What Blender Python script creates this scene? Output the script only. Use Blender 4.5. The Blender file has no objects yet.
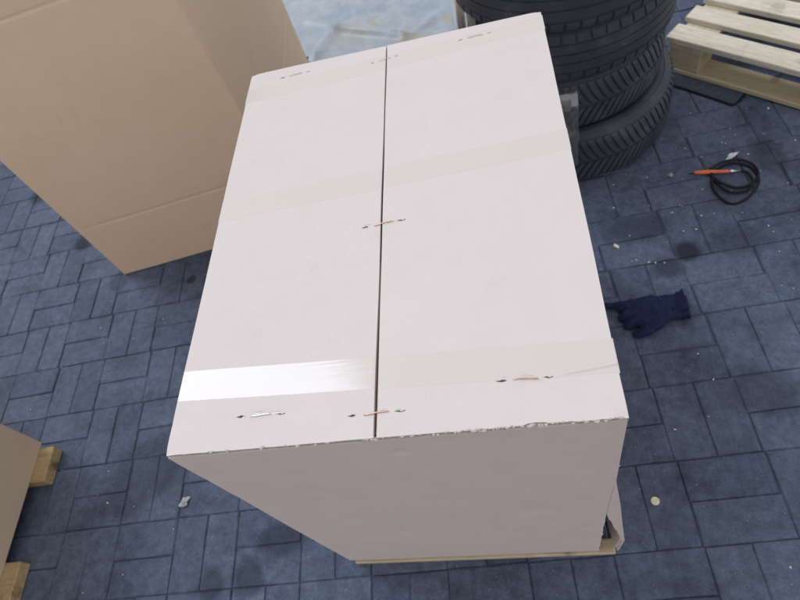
import bpy, bmesh, math, random
from mathutils import Vector, Matrix, noise as mnoise
R = math.radians
random.seed(7)
scene = bpy.context.scene
C = scene.collection

# ------------------------------------------------------------------ camera
cam_data = bpy.data.cameras.new('camera')
cam = bpy.data.objects.new('camera', cam_data); C.objects.link(cam)
cam_data.sensor_width = 36.0
cam_data.lens = 36.0 * 591.85 / 800.0
cam_data.clip_start = 0.02; cam_data.clip_end = 600
CAM_LOC = Vector((-0.53635, -1.06753, 1.59943))
CAM_ROT = Matrix.Rotation(0.310, 3, 'Z') @ Matrix.Rotation(0.626, 3, 'X') @ Matrix.Rotation(-0.431, 3, 'Z')
cam.matrix_world = Matrix.Translation(CAM_LOC) @ CAM_ROT.to_4x4()
cam_data.dof.use_dof = True
cam_data.dof.focus_distance = 0.95
cam_data.dof.aperture_fstop = 6.5
scene.camera = cam

# ------------------------------------------------------------------ sky and soft sun
SUN_EL, SUN_AZ = 52.0, 52.0          # elevation; degrees left of the +Y direction
world = bpy.data.worlds.new('World'); scene.world = world; world.use_nodes = True
wn = world.node_tree.nodes; wl = world.node_tree.links
sky = wn.new('ShaderNodeTexSky'); sky.sky_type = 'NISHITA'; sky.sun_disc = False
sky.sun_elevation = R(SUN_EL); sky.sun_rotation = R(-SUN_AZ)
sky.air_density = 1.0; sky.dust_density = 1.0; sky.ozone_density = 1.0
wl.new(sky.outputs[0], wn['Background'].inputs[0])
wn['Background'].inputs[1].default_value = 0.06
sky_fill = wn.new('ShaderNodeBackground')              # even warm fill added all round the sky to brighten camera-facing sides
sky_fill.inputs[0].default_value = (1.0, 0.955, 0.91, 1); sky_fill.inputs[1].default_value = 0.66
addsh = wn.new('ShaderNodeAddShader')
wl.new(wn['Background'].outputs[0], addsh.inputs[0]); wl.new(sky_fill.outputs[0], addsh.inputs[1])
wl.new(addsh.outputs[0], wn['World Output'].inputs['Surface'])
sun_data = bpy.data.lights.new('sun', 'SUN'); sun_data.energy = 1.35; sun_data.angle = R(26)
sun_data.color = (0.78, 0.89, 1.0)
sun = bpy.data.objects.new('sun', sun_data); C.objects.link(sun)
sd = Vector((-math.sin(R(SUN_AZ)) * math.cos(R(SUN_EL)), math.cos(R(SUN_AZ)) * math.cos(R(SUN_EL)), math.sin(R(SUN_EL))))
sun.rotation_euler = sd.to_track_quat('Z', 'Y').to_euler(); sun.location = sd * 20
scene.view_settings.view_transform = 'Standard'; scene.view_settings.look = 'None'
scene.view_settings.gamma = 1.0; scene.view_settings.use_curve_mapping = False
scene.view_settings.exposure = 0.0

# ------------------------------------------------------------------ helpers
def link(name, me, mat=None, parent=None):
    o = bpy.data.objects.new(name, me); C.objects.link(o)
    if me is not None and mat is not None and not me.materials: me.materials.append(mat)
    if parent is not None: o.parent = parent
    return o
def from_bm(bm, name, smooth=False):
    me = bpy.data.meshes.new(name); bm.to_mesh(me); bm.free()
    if smooth:
        for p in me.polygons: p.use_smooth = True
    return me
def tag(o, label=None, cat=None, group=None, kind=None):
    if label: o['label'] = label
    if cat: o['category'] = cat
    if group: o['group'] = group
    if kind: o['kind'] = kind
    return o
def thing(name, label, cat, loc=(0, 0, 0), rz=0.0, group=None):
    o = bpy.data.objects.new(name, None); C.objects.link(o); o.empty_display_size = 0.1
    o.location = loc; o.rotation_euler = (0, 0, rz)
    return tag(o, label, cat, group)
def box_bm(x0, x1, y0, y1, z0, z1, bev=0.0, bm=None, seg=1):
    own = bm is None
    b = bmesh.new()
    bmesh.ops.create_cube(b, size=1.0)
    for v in b.verts:
        v.co = Vector(((x0 + x1) / 2 + v.co.x * (x1 - x0), (y0 + y1) / 2 + v.co.y * (y1 - y0), (z0 + z1) / 2 + v.co.z * (z1 - z0)))
    if bev > 0:
        bmesh.ops.bevel(b, geom=list(b.edges), offset=bev, segments=seg, affect='EDGES', profile=0.5)
    if own: return b
    me = bpy.data.meshes.new('tmp'); b.to_mesh(me); b.free(); bm.from_mesh(me); bpy.data.meshes.remove(me)
    return bm
def spline(pts, n=8, closed=False):
    P = [Vector(p) for p in pts]; out = []
    m = len(P)
    rng = range(m if closed else m - 1)
    for i in rng:
        if closed: a, b, c, d = P[(i - 1) % m], P[i], P[(i + 1) % m], P[(i + 2) % m]
        else: a, b, c, d = P[max(i - 1, 0)], P[i], P[i + 1], P[min(i + 2, m - 1)]
        for k in range(n):
            t = k / n
            out.append(0.5 * ((2 * b) + (c - a) * t + (2 * a - 5 * b + 4 * c - d) * t * t + (3 * b - a - 3 * c + d) * t ** 3))
    if not closed: out.append(P[-1])
    return out
def tube_bm(pts, rad, seg=8, bm=None, closed=False):
    bm = bm or bmesh.new()
    P = [Vector(p) for p in pts]; n = len(P); rings = []
    rf = rad if callable(rad) else (lambda t: rad)
    prev = None
    for i, p in enumerate(P):
        if closed: t = P[(i + 1) % n] - P[(i - 1) % n]
        else: t = P[min(i + 1, n - 1)] - P[max(i - 1, 0)]
        t.normalize()
        if prev is None:
            a = Vector((0, 0, 1)) if abs(t.z) < 0.9 else Vector((1, 0, 0))
            nrm = t.cross(a).normalized()
        else:
            nrm = (prev - t * prev.dot(t)).normalized()
        prev = nrm; bi = t.cross(nrm); r = rf(i / max(n - 1, 1))
        rings.append([bm.verts.new(p + (nrm * math.cos(2 * math.pi * k / seg) + bi * math.sin(2 * math.pi * k / seg)) * r) for k in range(seg)])
    for i in range(n if closed else n - 1):
        a, b = rings[i], rings[(i + 1) % n]
        for k in range(seg):
            bm.faces.new((a[k], a[(k + 1) % seg], b[(k + 1) % seg], b[k]))
    if not closed:
        bm.faces.new(rings[0][::-1]); bm.faces.new(rings[-1])
    return bm
def slab_poly_bm(pts, z0, z1, bm=None):
    """prism over a flat outline (counter-clockwise)"""
    bm = bm or bmesh.new()
    lo = [bm.verts.new((x, y, z0)) for x, y in pts]; hi = [bm.verts.new((x, y, z1)) for x, y in pts]
    bm.faces.new(hi); bm.faces.new(lo[::-1]); n = len(pts)
    for i in range(n): bm.faces.new((lo[i], lo[(i + 1) % n], hi[(i + 1) % n], hi[i]))
    return bm

# ------------------------------------------------------------------ materials
class NT:
    def __init__(s, name):
        s.m = bpy.data.materials.new(name); s.m.use_nodes = True
        s.n = s.m.node_tree.nodes; s.l = s.m.node_tree.links
        s.b = s.n['Principled BSDF']; s.out = s.n['Material Output']
    def new(s, t, **kw):
        nd = s.n.new(t)
        for k, v in kw.items(): setattr(nd, k, v)
        return nd
    def set(s, sock, v):
        if hasattr(v, 'node'): s.l.new(v, sock)
        else: sock.default_value = v
    def math(s, op, a, b=None, c=None, clamp=False):
        nd = s.new('ShaderNodeMath', operation=op); nd.use_clamp = clamp
        for i, v in enumerate((a, b, c)):
            if v is not None: s.set(nd.inputs[i], v)
        return nd.outputs[0]
    def noise(s, vec, scale, detail=4, rough=0.55, dist=0.0):
        nd = s.new('ShaderNodeTexNoise'); nd.inputs['Scale'].default_value = scale
        nd.inputs['Detail'].default_value = detail; nd.inputs['Roughness'].default_value = rough
        nd.inputs['Distortion'].default_value = dist
        if vec is not None: s.l.new(vec, nd.inputs['Vector'])
        return nd.outputs[0]
    def ramp(s, f, stops):
        nd = s.new('ShaderNodeValToRGB'); e = nd.color_ramp.elements
        while len(e) < len(stops): e.new(0.5)
        for i, (p, c) in enumerate(stops):
            e[i].position = p; e[i].color = tuple(c) + (1,) if len(c) == 3 else c
        s.l.new(f, nd.inputs[0]); return nd.outputs[0]
    def mix(s, f, a, b, mode='MIX'):
        nd = s.new('ShaderNodeMix', data_type='RGBA', blend_type=mode)
        s.set(nd.inputs[0], f); s.set(nd.inputs[6], a if hasattr(a, 'node') else tuple(a) + (1,)); s.set(nd.inputs[7], b if hasattr(b, 'node') else tuple(b) + (1,))
        return nd.outputs[2]
    def mapr(s, v, a, b, c, d):
        nd = s.new('ShaderNodeMapRange', interpolation_type='SMOOTHSTEP')
        s.set(nd.inputs[0], v)
        for i, x in enumerate((a, b, c, d)): nd.inputs[i + 1].default_value = x
        return nd.outputs[0]
    def vmath(s, op, a, b=None):
        nd = s.new('ShaderNodeVectorMath', operation=op); s.set(nd.inputs[0], a)
        if b is not None: s.set(nd.inputs[1], b)
        return nd.outputs[0]
    def obj(s): return s.new('ShaderNodeTexCoord').outputs['Object']
    def pos(s): return s.new('ShaderNodeNewGeometry').outputs['Position']
    def bump(s, h, strength, dist):
        nd = s.new('ShaderNodeBump'); nd.inputs['Strength'].default_value = strength; nd.inputs['Distance'].default_value = dist
        s.l.new(h, nd.inputs['Height']); s.l.new(nd.outputs[0], s.b.inputs['Normal'])
    def fin(s, col=None, rough=None, spec=None, metal=None):
        if col is not None: s.set(s.b.inputs['Base Color'], col if hasattr(col, 'node') else tuple(col) + (1,))
        if rough is not None: s.set(s.b.inputs['Roughness'], rough)
        if spec is not None: s.b.inputs['Specular IOR Level'].default_value = spec
        if metal is not None: s.b.inputs['Metallic'].default_value = metal
        return s.m

STAINS = [  # x, y, radius, stretch in x, strength: oil spots and smudges on the paving
    (0.016, 0.024, .042, 1.0, .75), (-0.052, -0.021, .040, 1.2, .5), (-1.262, -0.690, .05, 1.7, .5), (-1.353, -0.775, .055, 1.0, .45),
    (-1.72, -0.42, .11, 1.4, .4), (-2.269, 0.619, .05, 1.0, .65), (-2.614, 0.999, .06, 1.0, .6), (-1.78, -0.50, .09, 1.0, .35),
    (0.42, 0.10, .05, 1.3, .5), (0.17, 0.03, .06, 1.6, .3), (-2.03, 0.36, .05, 1., .3), (-0.10, 0.14, .06, 1.8, .35), (0.36, 0.34, .10, .5, .4),
    (-1.62, -0.22, .035, 1.3, .35), (-1.70, 0.30, .02, 1, .6), (-1.48, 0.12, .018, 1, .6), (0.05, -0.45, .07, 1.6, .3), (-1.46, -0.79, .05, .8, .4)]
def paver_material():
    s = NT('dark_concrete_paving'); P = s.pos()
    oi = s.new('ShaderNodeObjectInfo').outputs['Random']
    at = s.new('ShaderNodeAttribute', attribute_name='rnd').outputs['Fac']
    rnd = s.math('FRACT', s.math('ADD', oi, at))
    tone = s.ramp(rnd, [(0, (.073, .092, .138)), (.35, (.083, .103, .151)), (.7, (.089, .110, .158)), (1, (.097, .117, .166))])
    n1 = s.noise(P, 6.5, 5, .68); n2 = s.noise(P, 38, 4, .65); n3 = s.noise(P, 420, 3, .7); n4 = s.noise(P, 150, 3, .6)
    col = s.mix(1.0, tone, s.ramp(n1, [(.26, (.50, .51, .54)), (.48, (1, 1, 1)), (.72, (1.36, 1.34, 1.32))]), 'MULTIPLY')
    col = s.mix(1.0, col, s.ramp(n2, [(.3, (.74, .74, .75)), (.55, (1.04, 1.04, 1.04)), (.75, (1.28, 1.27, 1.25))]), 'MULTIPLY')
    col = s.mix(1.0, col, s.ramp(n3, [(.3, (.82, .82, .82)), (.55, (1, 1, 1)), (.72, (1.3, 1.3, 1.28))]), 'MULTIPLY')
    col = s.mix(1.0, col, s.ramp(n4, [(.32, (.86, .86, .87)), (.5, (1, 1, 1)), (.68, (1.12, 1.12, 1.11))]), 'MULTIPLY')
    # thin pale scratches
    skr = s.mapr(s.noise(s.vmath('MULTIPLY', P, (9, 70, 1)), 1.0, 3, .7, 1.2), .72, .78, 0, .25)
    col = s.mix(skr, col, (.24, .25, .27))
    # pale scuffs
    sc = s.mapr(s.noise(s.vmath('MULTIPLY', P, (1., 2.2, 1.)), 16, 5, .75, .6), .60, .78, 0, .45)
    col = s.mix(sc, col, (.19, .20, .215))
    # light grit specks
    vo = s.new('ShaderNodeTexVoronoi'); vo.inputs['Scale'].default_value = 95; s.l.new(P, vo.inputs['Vector'])
    sp = s.math('LESS_THAN', vo.outputs['Distance'], .13)
    sc2 = s.new('ShaderNodeSeparateColor'); s.l.new(vo.outputs['Color'], sc2.inputs[0])
    sp = s.math('MULTIPLY', sp, s.math('GREATER_THAN', sc2.outputs[0], .93))
    col = s.mix(s.math('MULTIPLY', sp, .7), col, (.34, .34, .33))
    # oil spots
    wob = s.vmath('SCALE', s.vmath('SUBTRACT', s.new('ShaderNodeTexNoise').outputs['Color'], (.5, .5, .5)))
    nz = s.n[-1]
    for nd in s.n:
        if nd.bl_idname == 'ShaderNodeTexNoise' and not nd.inputs['Vector'].is_linked:
            s.l.new(P, nd.inputs['Vector']); nd.inputs['Scale'].default_value = 22; nd.inputs['Detail'].default_value = 4
    for nd in s.n:
        if nd.bl_idname == 'ShaderNodeVectorMath' and nd.operation == 'SCALE': nd.inputs['Scale'].default_value = .03
    W = s.vmath('ADD', P, wob)
    tot = None
    for (x, y, r, sx, k) in STAINS:
        d = s.vmath('MULTIPLY', s.vmath('SUBTRACT', W, (x, y, 0)), (1 / (r * sx), 1 / r, 0))
        ln = s.new('ShaderNodeVectorMath', operation='LENGTH'); s.l.new(d, ln.inputs[0])
        f = s.mapr(ln.outputs['Value'], .55, 1.25, min(.92, k * 1.25), 0)
        tot = f if tot is None else s.math('MAXIMUM', tot, f)
    col = s.mix(tot, col, (.020, .024, .036))
    h = s.math('ADD', s.math('MULTIPLY', n3, .5), s.math('ADD', s.math('MULTIPLY', n4, .6), n2))
    s.bump(h, .45, .0022)
    rg = s.math('ADD', s.mapr(n1, .3, .7, .66, .84), s.math('MULTIPLY', tot, .1))
    return s.fin(col, rg, .2)

def cardboard(name, base, alt, flute_axis=0, rough=.72, flute=.25):
    s = NT(name); O = s.obj()
    n1 = s.noise(O, 2.3, 4, .5); n2 = s.noise(s.vmath('MULTIPLY', O, (1, 1, 1)), 260, 3, .6); n3 = s.noise(O, 16, 5, .6)
    col = s.mix(s.mapr(n1, .3, .7, 0, 1), base, alt)
    col = s.mix(1.0, col, s.ramp(n2, [(.25, (.965, .965, .965)), (.5, (1, 1, 1)), (.8, (1.025, 1.025, 1.025))]), 'MULTIPLY')
    col = s.mix(1.0, col, s.ramp(n3, [(.3, (.978, .975, .972)), (.6, (1.005, 1.005, 1.005))]), 'MULTIPLY')
    sm = s.mapr(s.noise(s.vmath('MULTIPLY', O, (1, 1, .55)), 7.5, 3, .68, .8), .60, .80, 0, .16)
    col = s.mix(sm, col, tuple(x * .62 for x in base))
    ln = s.mapr(s.noise(s.vmath('MULTIPLY', O, (30, 1.5, 22)), 1.6, 3, .5, .2), .66, .74, 0, .10)
    col = s.mix(ln, col, tuple(min(.8, x * 1.15) for x in base))
    sx = s.new('ShaderNodeSeparateXYZ'); s.l.new(O, sx.inputs[0])
    w = s.math('SINE', s.math('MULTIPLY', s.math('ADD', sx.outputs[flute_axis], s.math('MULTIPLY', n3, .004)), 2 * math.pi / .0078))
    h = s.math('ADD', s.math('MULTIPLY', w, .35), s.math('ADD', s.math('MULTIPLY', n2, .12), s.math('MULTIPLY', n3, .5)))
    s.bump(h, flute, .0008)
    return s.fin(col, rough, .3)
def wood(name, c0, c1, axis=0, stain=.25):
    s = NT(name); O = s.obj()
    oi = s.new('ShaderNodeObjectInfo').outputs['Random']
    off = s.new('ShaderNodeCombineXYZ'); 
    for i in range(3): s.l.new(s.math('MULTIPLY', oi, 7.3 + 3 * i), off.inputs[i])
    V = s.vmath('ADD', O, off.outputs[0])
    sc = [28, 28, 28]; sc[axis] = 1.6
    g = s.noise(s.vmath('MULTIPLY', V, tuple(sc)), 3.2, 7, .65, .35)
    f = s.noise(s.vmath('MULTIPLY', V, tuple([x * 5 for x in sc])), 3, 3, .6)
    b = s.noise(V, 9, 5, .6)
    col = s.mix(s.mapr(g, .3, .7, 0, 1), c0, c1)
    col = s.mix(1.0, col, s.ramp(f, [(.3, (.8, .78, .75)), (.55, (1, 1, 1)), (.8, (1.08, 1.08, 1.08))]), 'MULTIPLY')
    col = s.mix(1.0, col, s.ramp(oi, [(0, (.86, .85, .83)), (1, (1.08, 1.06, 1.04))]), 'MULTIPLY')
    col = s.mix(s.mapr(b, .58, .75, 0, stain * 2), col, tuple(x * .35 for x in c0))
    s.bump(s.math('ADD', g, s.math('MULTIPLY', f, .5)), .5, .0015)
    return s.fin(col, .78, .3)
def rubber(name, v=.022):
    s = NT(name); O = s.obj(); P = s.pos()
    n = s.noise(P, 9, 5, .6); n2 = s.noise(O, 130, 3, .6)
    col = s.ramp(n, [(.3, (v * .64, v * .72, v * .92)), (.55, (v * .9, v, v * 1.25)), (.75, (v * 1.7, v * 1.8, v * 2.0))])
    vo = s.new('ShaderNodeTexVoronoi'); vo.inputs['Scale'].default_value = 55; s.l.new(O, vo.inputs['Vector'])
    sc2 = s.new('ShaderNodeSeparateColor'); s.l.new(vo.outputs['Color'], sc2.inputs[0])
    sp = s.math('MULTIPLY', s.math('LESS_THAN', vo.outputs['Distance'], .1), s.math('GREATER_THAN', sc2.outputs[0], .93))
    col = s.mix(s.math('MULTIPLY', sp, .8), col, (.35, .35, .34))
    s.bump(n2, .35, .0012)
    return s.fin(col, s.mapr(n, .3, .7, .5, .68), .35)
def clear_film(name, rough, streak, tint=(.97, .97, .97), haze=.04, boost=1.0, dist=.0012, scale=(10, 120, 10)):
    s = NT(name); O = s.obj()
    for nd in [s.b]: s.n.remove(nd)
    n = s.noise(s.vmath('MULTIPLY', O, scale), 1.0, 5, .6, .4)
    bp = s.new('ShaderNodeBump'); bp.inputs['Strength'].default_value = streak; bp.inputs['Distance'].default_value = dist
    s.l.new(n, bp.inputs['Height'])
    tr = s.new('ShaderNodeBsdfTransparent'); tr.inputs[0].default_value = tuple(tint) + (1,)
    df = s.new('ShaderNodeBsdfDiffuse'); df.inputs[0].default_value = (.75, .75, .75, 1)
    gl = s.new('ShaderNodeBsdfGlossy'); gl.inputs['Roughness'].default_value = rough; gl.inputs[0].default_value = (1, 1, 1, 1)
    s.l.new(bp.outputs[0], gl.inputs['Normal'])
    fr = s.new('ShaderNodeFresnel'); fr.inputs[0].default_value = 1.5; s.l.new(bp.outputs[0], fr.inputs['Normal'])
    m1 = s.new('ShaderNodeMixShader'); m1.inputs[0].default_value = haze
    s.l.new(tr.outputs[0], m1.inputs[1]); s.l.new(df.outputs[0], m1.inputs[2])
    m2 = s.new('ShaderNodeMixShader'); s.l.new(s.math('MULTIPLY', fr.outputs[0], boost, clamp=True), m2.inputs[0])
    s.l.new(m1.outputs[0], m2.inputs[1]); s.l.new(gl.outputs[0], m2.inputs[2])
    s.l.new(m2.outputs[0], s.out.inputs['Surface'])
    return s.m
def plain(name, col, rough=.6, spec=.5, metal=0.0, var=.15, scale=60, bump=.2):
    s = NT(name); O = s.obj(); n = s.noise(O, scale, 4, .6)
    c = s.mix(1.0, col, s.ramp(n, [(.3, (1 - var,) * 3), (.7, (1 + var,) * 3)]), 'MULTIPLY')
    s.bump(n, bump, .0006)
    return s.fin(c, rough, spec, metal)

def taped_card():
    s = NT('taped_cardboard'); O = s.obj()
    n1 = s.noise(O, 2.3, 4, .5); n = s.noise(s.vmath('MULTIPLY', O, (5, 150, 5)), 1.0, 5, .6, .5)
    col = s.mix(s.mapr(n1, .3, .7, 0, 1), (.645, .572, .531), (.66, .586, .545))
    s.b.inputs['Coat Weight'].default_value = .8; s.b.inputs['Coat IOR'].default_value = 1.52; s.b.inputs['Coat Roughness'].default_value = .10
    bp = s.new('ShaderNodeBump'); bp.inputs['Strength'].default_value = .45; bp.inputs['Distance'].default_value = .0006
    s.l.new(n, bp.inputs['Height']); s.l.new(bp.outputs[0], s.b.inputs['Coat Normal'])
    return s.fin(col, .7, .3)
M = {}
M['paver'] = paver_material()
M['bed'] = plain('joint_sand', (.050, .062, .090), .9, .2, var=.4, scale=160, bump=.6)
M['card'] = cardboard('pale_cardboard', (.68, .605, .57), (.69, .617, .582), 0, flute=.035)
M['card_v'] = cardboard('pale_cardboard_wall', (.69, .575, .515), (.71, .595, .53), 0, flute=.07)
M['card_edge'] = plain('torn_cardboard_edge', (.46, .41, .38), .9, .2, var=.35, scale=300, bump=.6)
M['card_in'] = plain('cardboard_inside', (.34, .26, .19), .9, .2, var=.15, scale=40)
M['kraft'] = cardboard('brown_cardboard', (.735, .55, .385), (.765, .575, .41), 0, flute=.05)
M['kraft2'] = cardboard('brown_cardboard_b', (.55, .43, .31), (.58, .455, .335), 1, flute=.06)
M['puncture_shade'] = plain('hole_shade', (.07, .06, .06), .95, .1)  # near-black colour stands in for the shade inside the staple holes
M['copper'] = plain('copper_wire', (.78, .50, .38), .35, .5, 1.0, var=.2, scale=500, bump=.1)
M['pale_wire'] = plain('pale_wire', (.62, .52, .47), .5, .5, .3, var=.2, scale=500, bump=.1)
M['steel_wire'] = plain('bright_wire', (.85, .82, .80), .25, .5, 1.0, var=.1, scale=500, bump=.1)
M['tape'] = taped_card()
M['film'] = clear_film('clear_stretch_film', .09, .35, (.95, .96, .97), .08, 4.0, .003, (30, 30, 9))
M['wood'] = wood('pallet_wood_pale', (.60, .54, .42), (.72, .67, .57), 0, .24)
M['wood_y'] = wood('pallet_wood_cross', (.58, .49, .34), (.68, .60, .46), 1, .18)
M['wood_low'] = wood('pallet_wood_lower', (.50, .40, .27), (.58, .49, .35), 0, .4)
M['beam'] = wood('pallet_beam_wood', (.42, .30, .15), (.54, .41, .23), 0, .55)
M['rubber'] = rubber('tyre_rubber', .055)
M['rubber_t'] = rubber('tyre_tread_rubber', .064)
M['mat'] = plain('black_rubber_mat', (.050, .058, .078), .75, .3, var=.3, scale=50)
M['cable'] = plain('black_cable', (.006, .006, .009), .55, .3, var=.1)
M['orange'] = plain('orange_plastic', (.72, .15, .045), .4, .5, var=.1)
M['metal'] = plain('silver_metal', (.75, .76, .78), .25, .5, 1.0, var=.1)
M['glove'] = plain('navy_knit', (.010, .017, .054), .85, .25, var=.6, scale=420, bump=1.0)
M['glove_cuff'] = plain('navy_rib_knit', (.009, .014, .046), .9, .2, var=.6, scale=420, bump=1.0)
M['foil'] = plain('crumpled_foil', (.30, .30, .30), .5, .5, .2, var=.3, scale=120, bump=.8)
M['paper'] = plain('white_paper_scrap', (.68, .67, .64), .8, .3, var=.2)
M['seed'] = plain('pale_yellow_disc', (.66, .64, .44), .7, .3, var=.15, scale=160)
def sheet_material():
    s = NT('pale_plastic_sheet'); P = s.pos()
    n1 = s.noise(P, 3.2, 5, .6); n2 = s.noise(P, 14, 6, .65, .5); n3 = s.noise(s.vmath('MULTIPLY', P, (1, 1.7, 1)), 6.0, 4, .6)
    col = s.ramp(n1, [(.3, (.27, .325, .38)), (.5, (.35, .39, .43)), (.7, (.42, .445, .46))])
    col = s.mix(1.0, col, s.ramp(n2, [(.3, (.80, .81, .83)), (.6, (1.04, 1.04, 1.03))]), 'MULTIPLY')
    tot = None
    for (x, y, r, sx, k) in [(-.765, 1.465, .035, 2.2, .85), (-.576, 1.544, .04, 1.5, .8), (-1.275, 1.74, .045, .3, .8), (-.947, 1.653, .03, 1, .8), (-1.05, 1.63, .10, 1.5, .35), (-.86, 1.37, .05, 2.2, .3)]:
        d = s.vmath('MULTIPLY', s.vmath('SUBTRACT', P, (x, y, 0)), (1 / (r * sx), 1 / r, 0))
        ln = s.new('ShaderNodeVectorMath', operation='LENGTH'); s.l.new(d, ln.inputs[0])
        f = s.mapr(s.math('ADD', ln.outputs['Value'], s.math('MULTIPLY', s.math('SUBTRACT', n2, .5), 1.6)), .5, 1.2, k, 0)
        tot = f if tot is None else s.math('MAXIMUM', tot, f)
    col = s.mix(s.math('MULTIPLY', tot, .8), col, (.38, .34, .22))
    s.bump(s.math('ADD', n2, n3), .5, .006)
    return s.fin(col, .42, .5)
M['sheet'] = sheet_material()

# ------------------------------------------------------------------ ground and paving
def ground():
    bm = bmesh.new(); bmesh.ops.create_grid(bm, x_segments=1, y_segments=1, size=150)
    for v in bm.verts: v.co.z = -0.0048
    g = link('ground', from_bm(bm, 'ground'), M['bed']); tag(g, 'dark blue grey block paving in basket weave pattern', kind='structure')
    cell = 0.2
    wx = (-0.08915, 0.03364, 0.06549, 0.00406, 0.00019, -0.00758); wy = (0.01769, -0.00614, -0.00041, -0.00051, -0.00059, -0.00344)
    def warp(c, r):
        cc = min(max(c, -13), 2); rr = min(max(r, -3.5), 5)
        b = (1, cc, rr, cc * cc, cc * rr, rr * rr)
        return ((c + sum(i * j for i, j in zip(b, wx))) * cell, (-r + sum(i * j for i, j in zip(b, wy))) * cell)
    rc = random.Random(3)
    def paver_mesh(i, L=0.1988, Wd=0.0988):
        a = L / 2; b = Wd / 2
        base = [(-a, -b), (-a / 3, -b), (a / 3, -b), (a, -b), (a, b), (a / 3, b), (-a / 3, b), (-a, b)]
        rj = lambda m: rc.uniform(-m, m)
        lo = []; mid = []; top = []
        for x, y in base:
            x += rj(.0006); y += rj(.0009)
            lo.append((x, y, -.045)); mid.append((x, y, -.0034 + rj(.0008)))
            ins = .0034 + rj(.0018)
            top.append((x - math.copysign(ins, x) * (1 if abs(x) > a * .9 else 0), y - math.copysign(ins, y), rj(.0002)))
        vs = lo + mid + top; fs = [tuple(range(16, 24))]
        for k in range(8):
            n = (k + 1) % 8
            fs.append((k, n, 8 + n, 8 + k)); fs.append((8 + k, 8 + n, 16 + n, 16 + k))
        return vs, fs
    protos = [paver_mesh(i) for i in range(10)]
    meshes = []
    for i, (vs, fs) in enumerate(protos):
        me = bpy.data.meshes.new('paving_block'); me.from_pydata(vs, [], fs); me.materials.append(M['paver']); meshes.append(me)
    # which blocks show in the photograph, and how large
    inv = CAM_ROT.transposed(); f = 591.85
    def px(p):
        q = inv @ (Vector(p) - CAM_LOC)
        if q.z > -.05: return None
        return (400 + f * q.x / -q.z, 300 - f * q.y / -q.z, -q.z)
    hull_box = [(252, 76), (538, 10), (629, 420), (616, 480), (622, 545), (600, 555), (350, 562), (165, 454)]
    hull_back = [(-200, -50), (0, 168), (125, 275), (215, 249), (252, 76), (306, 57), (280, -50)]
    hull_tyre = [(480, 30), (560, 178), (585, 177), (640, 145), (668, 90), (690, -20), (490, -20)]
    hull_pal = [(668, 35), (670, 68), (830, 112), (830, -40), (690, -40)]
    hull_sheet = [(240, 100), (480, 60), (500, -60), (250, -60)]
    hull_lb = [(-60, 412), (40, 443), (0, 590), (-60, 700)]
    def inside(x, y, poly):
        r = False; n = len(poly)
        for i in range(n):
            x1, y1 = poly[i]; x2, y2 = poly[(i + 1) % n]
            if (y1 > y) != (y2 > y) and x < (x2 - x1) * (y - y1) / (y2 - y1) + x1: r = not r
        return r
    items = []
    for c in range(-34, 20):
        for r in range(-34, 12):
            x0, y0 = warp(c + .5, r + .5)
            hx, hy = warp(c + 1, r + .5); ang = math.atan2(hy - y0, hx - x0)
            wl_, wr_ = warp(c, r + .5), warp(c + 1, r + .5); wt_, wb_ = warp(c + .5, r), warp(c + .5, r + 1)
            fx = math.hypot(wr_[0] - wl_[0], wr_[1] - wl_[1]) / cell; fy = math.hypot(wb_[0] - wt_[0], wb_[1] - wt_[1]) / cell
            for k in (-1, 1):
                if (c + r) % 2 == 0: X, Y = warp(c + .5, r + .5 + .25 * k); A = ang
                else: X, Y = warp(c + .5 + .25 * k, r + .5); A = ang + math.pi / 2
                X += rc.uniform(-.0007, .0007); Y += rc.uniform(-.0007, .0007); A += rc.uniform(-.006, .006)
                if rc.random() < .5: A += math.pi
                items.append((X, Y, A, rc.uniform(-.0016, .0008), rc.uniform(-.007, .007), rc.uniform(-.007, .007), rc.randrange(10), rc.random(), (fx, fy) if (c + r) % 2 == 0 else (fy, fx)))
    scored = []
    for i, it in enumerate(items):
        vis = 0; d = 1
        for ou in (-.09, -.03, .03, .09):
            for ov in (-.04, 0, .04):
                q = px((it[0] + ou * math.cos(it[2]) - ov * math.sin(it[2]), it[1] + ou * math.sin(it[2]) + ov * math.cos(it[2]), 0))
                if q is None: continue
                if 0 <= q[0] <= 800 and 0 <= q[1] <= 600 and not any(inside(q[0], q[1], h) for h in (hull_box, hull_back, hull_tyre, hull_pal, hull_sheet, hull_lb)):
                    vis += 1; d = q[2]
        if vis: scored.append((vis / d ** 3, i))
    scored.sort(reverse=True)
    chosen = set(i for _, i in scored[:296])
    print('pavers visible', len(scored), 'single', len(chosen))
    V = []; F = []; RN = []
    for i, (X, Y, A, z, tx, ty, k, rn, fs2) in enumerate(items):
        if i in chosen:
            o = bpy.data.objects.new('paving_block', meshes[k]); C.objects.link(o); o.parent = g
            o.location = (X, Y, z); o.rotation_euler = (tx, ty, A); o.scale = (fs2[0], fs2[1], 1)
        else:
            vs, fs = protos[k]; b = len(V); ca, sa = math.cos(A), math.sin(A)
            for (x, y, zz) in [(q[0] * fs2[0], q[1] * fs2[1], q[2]) for q in vs]: V.append((X + x * ca - y * sa, Y + x * sa + y * ca, zz + z + x * ty * .5))
            for fc in fs: F.append(tuple(j + b for j in fc)); RN.append(rn)
    me = bpy.data.meshes.new('paving_far'); me.from_pydata(V, [], F); me.materials.append(M['paver'])
    at = me.attributes.new('rnd', 'FLOAT', 'FACE'); at.data.foreach_set('value', RN)
    o = link('paving_blocks', me, None, g); tag(o, kind='stuff')
    return g
ground()

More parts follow.
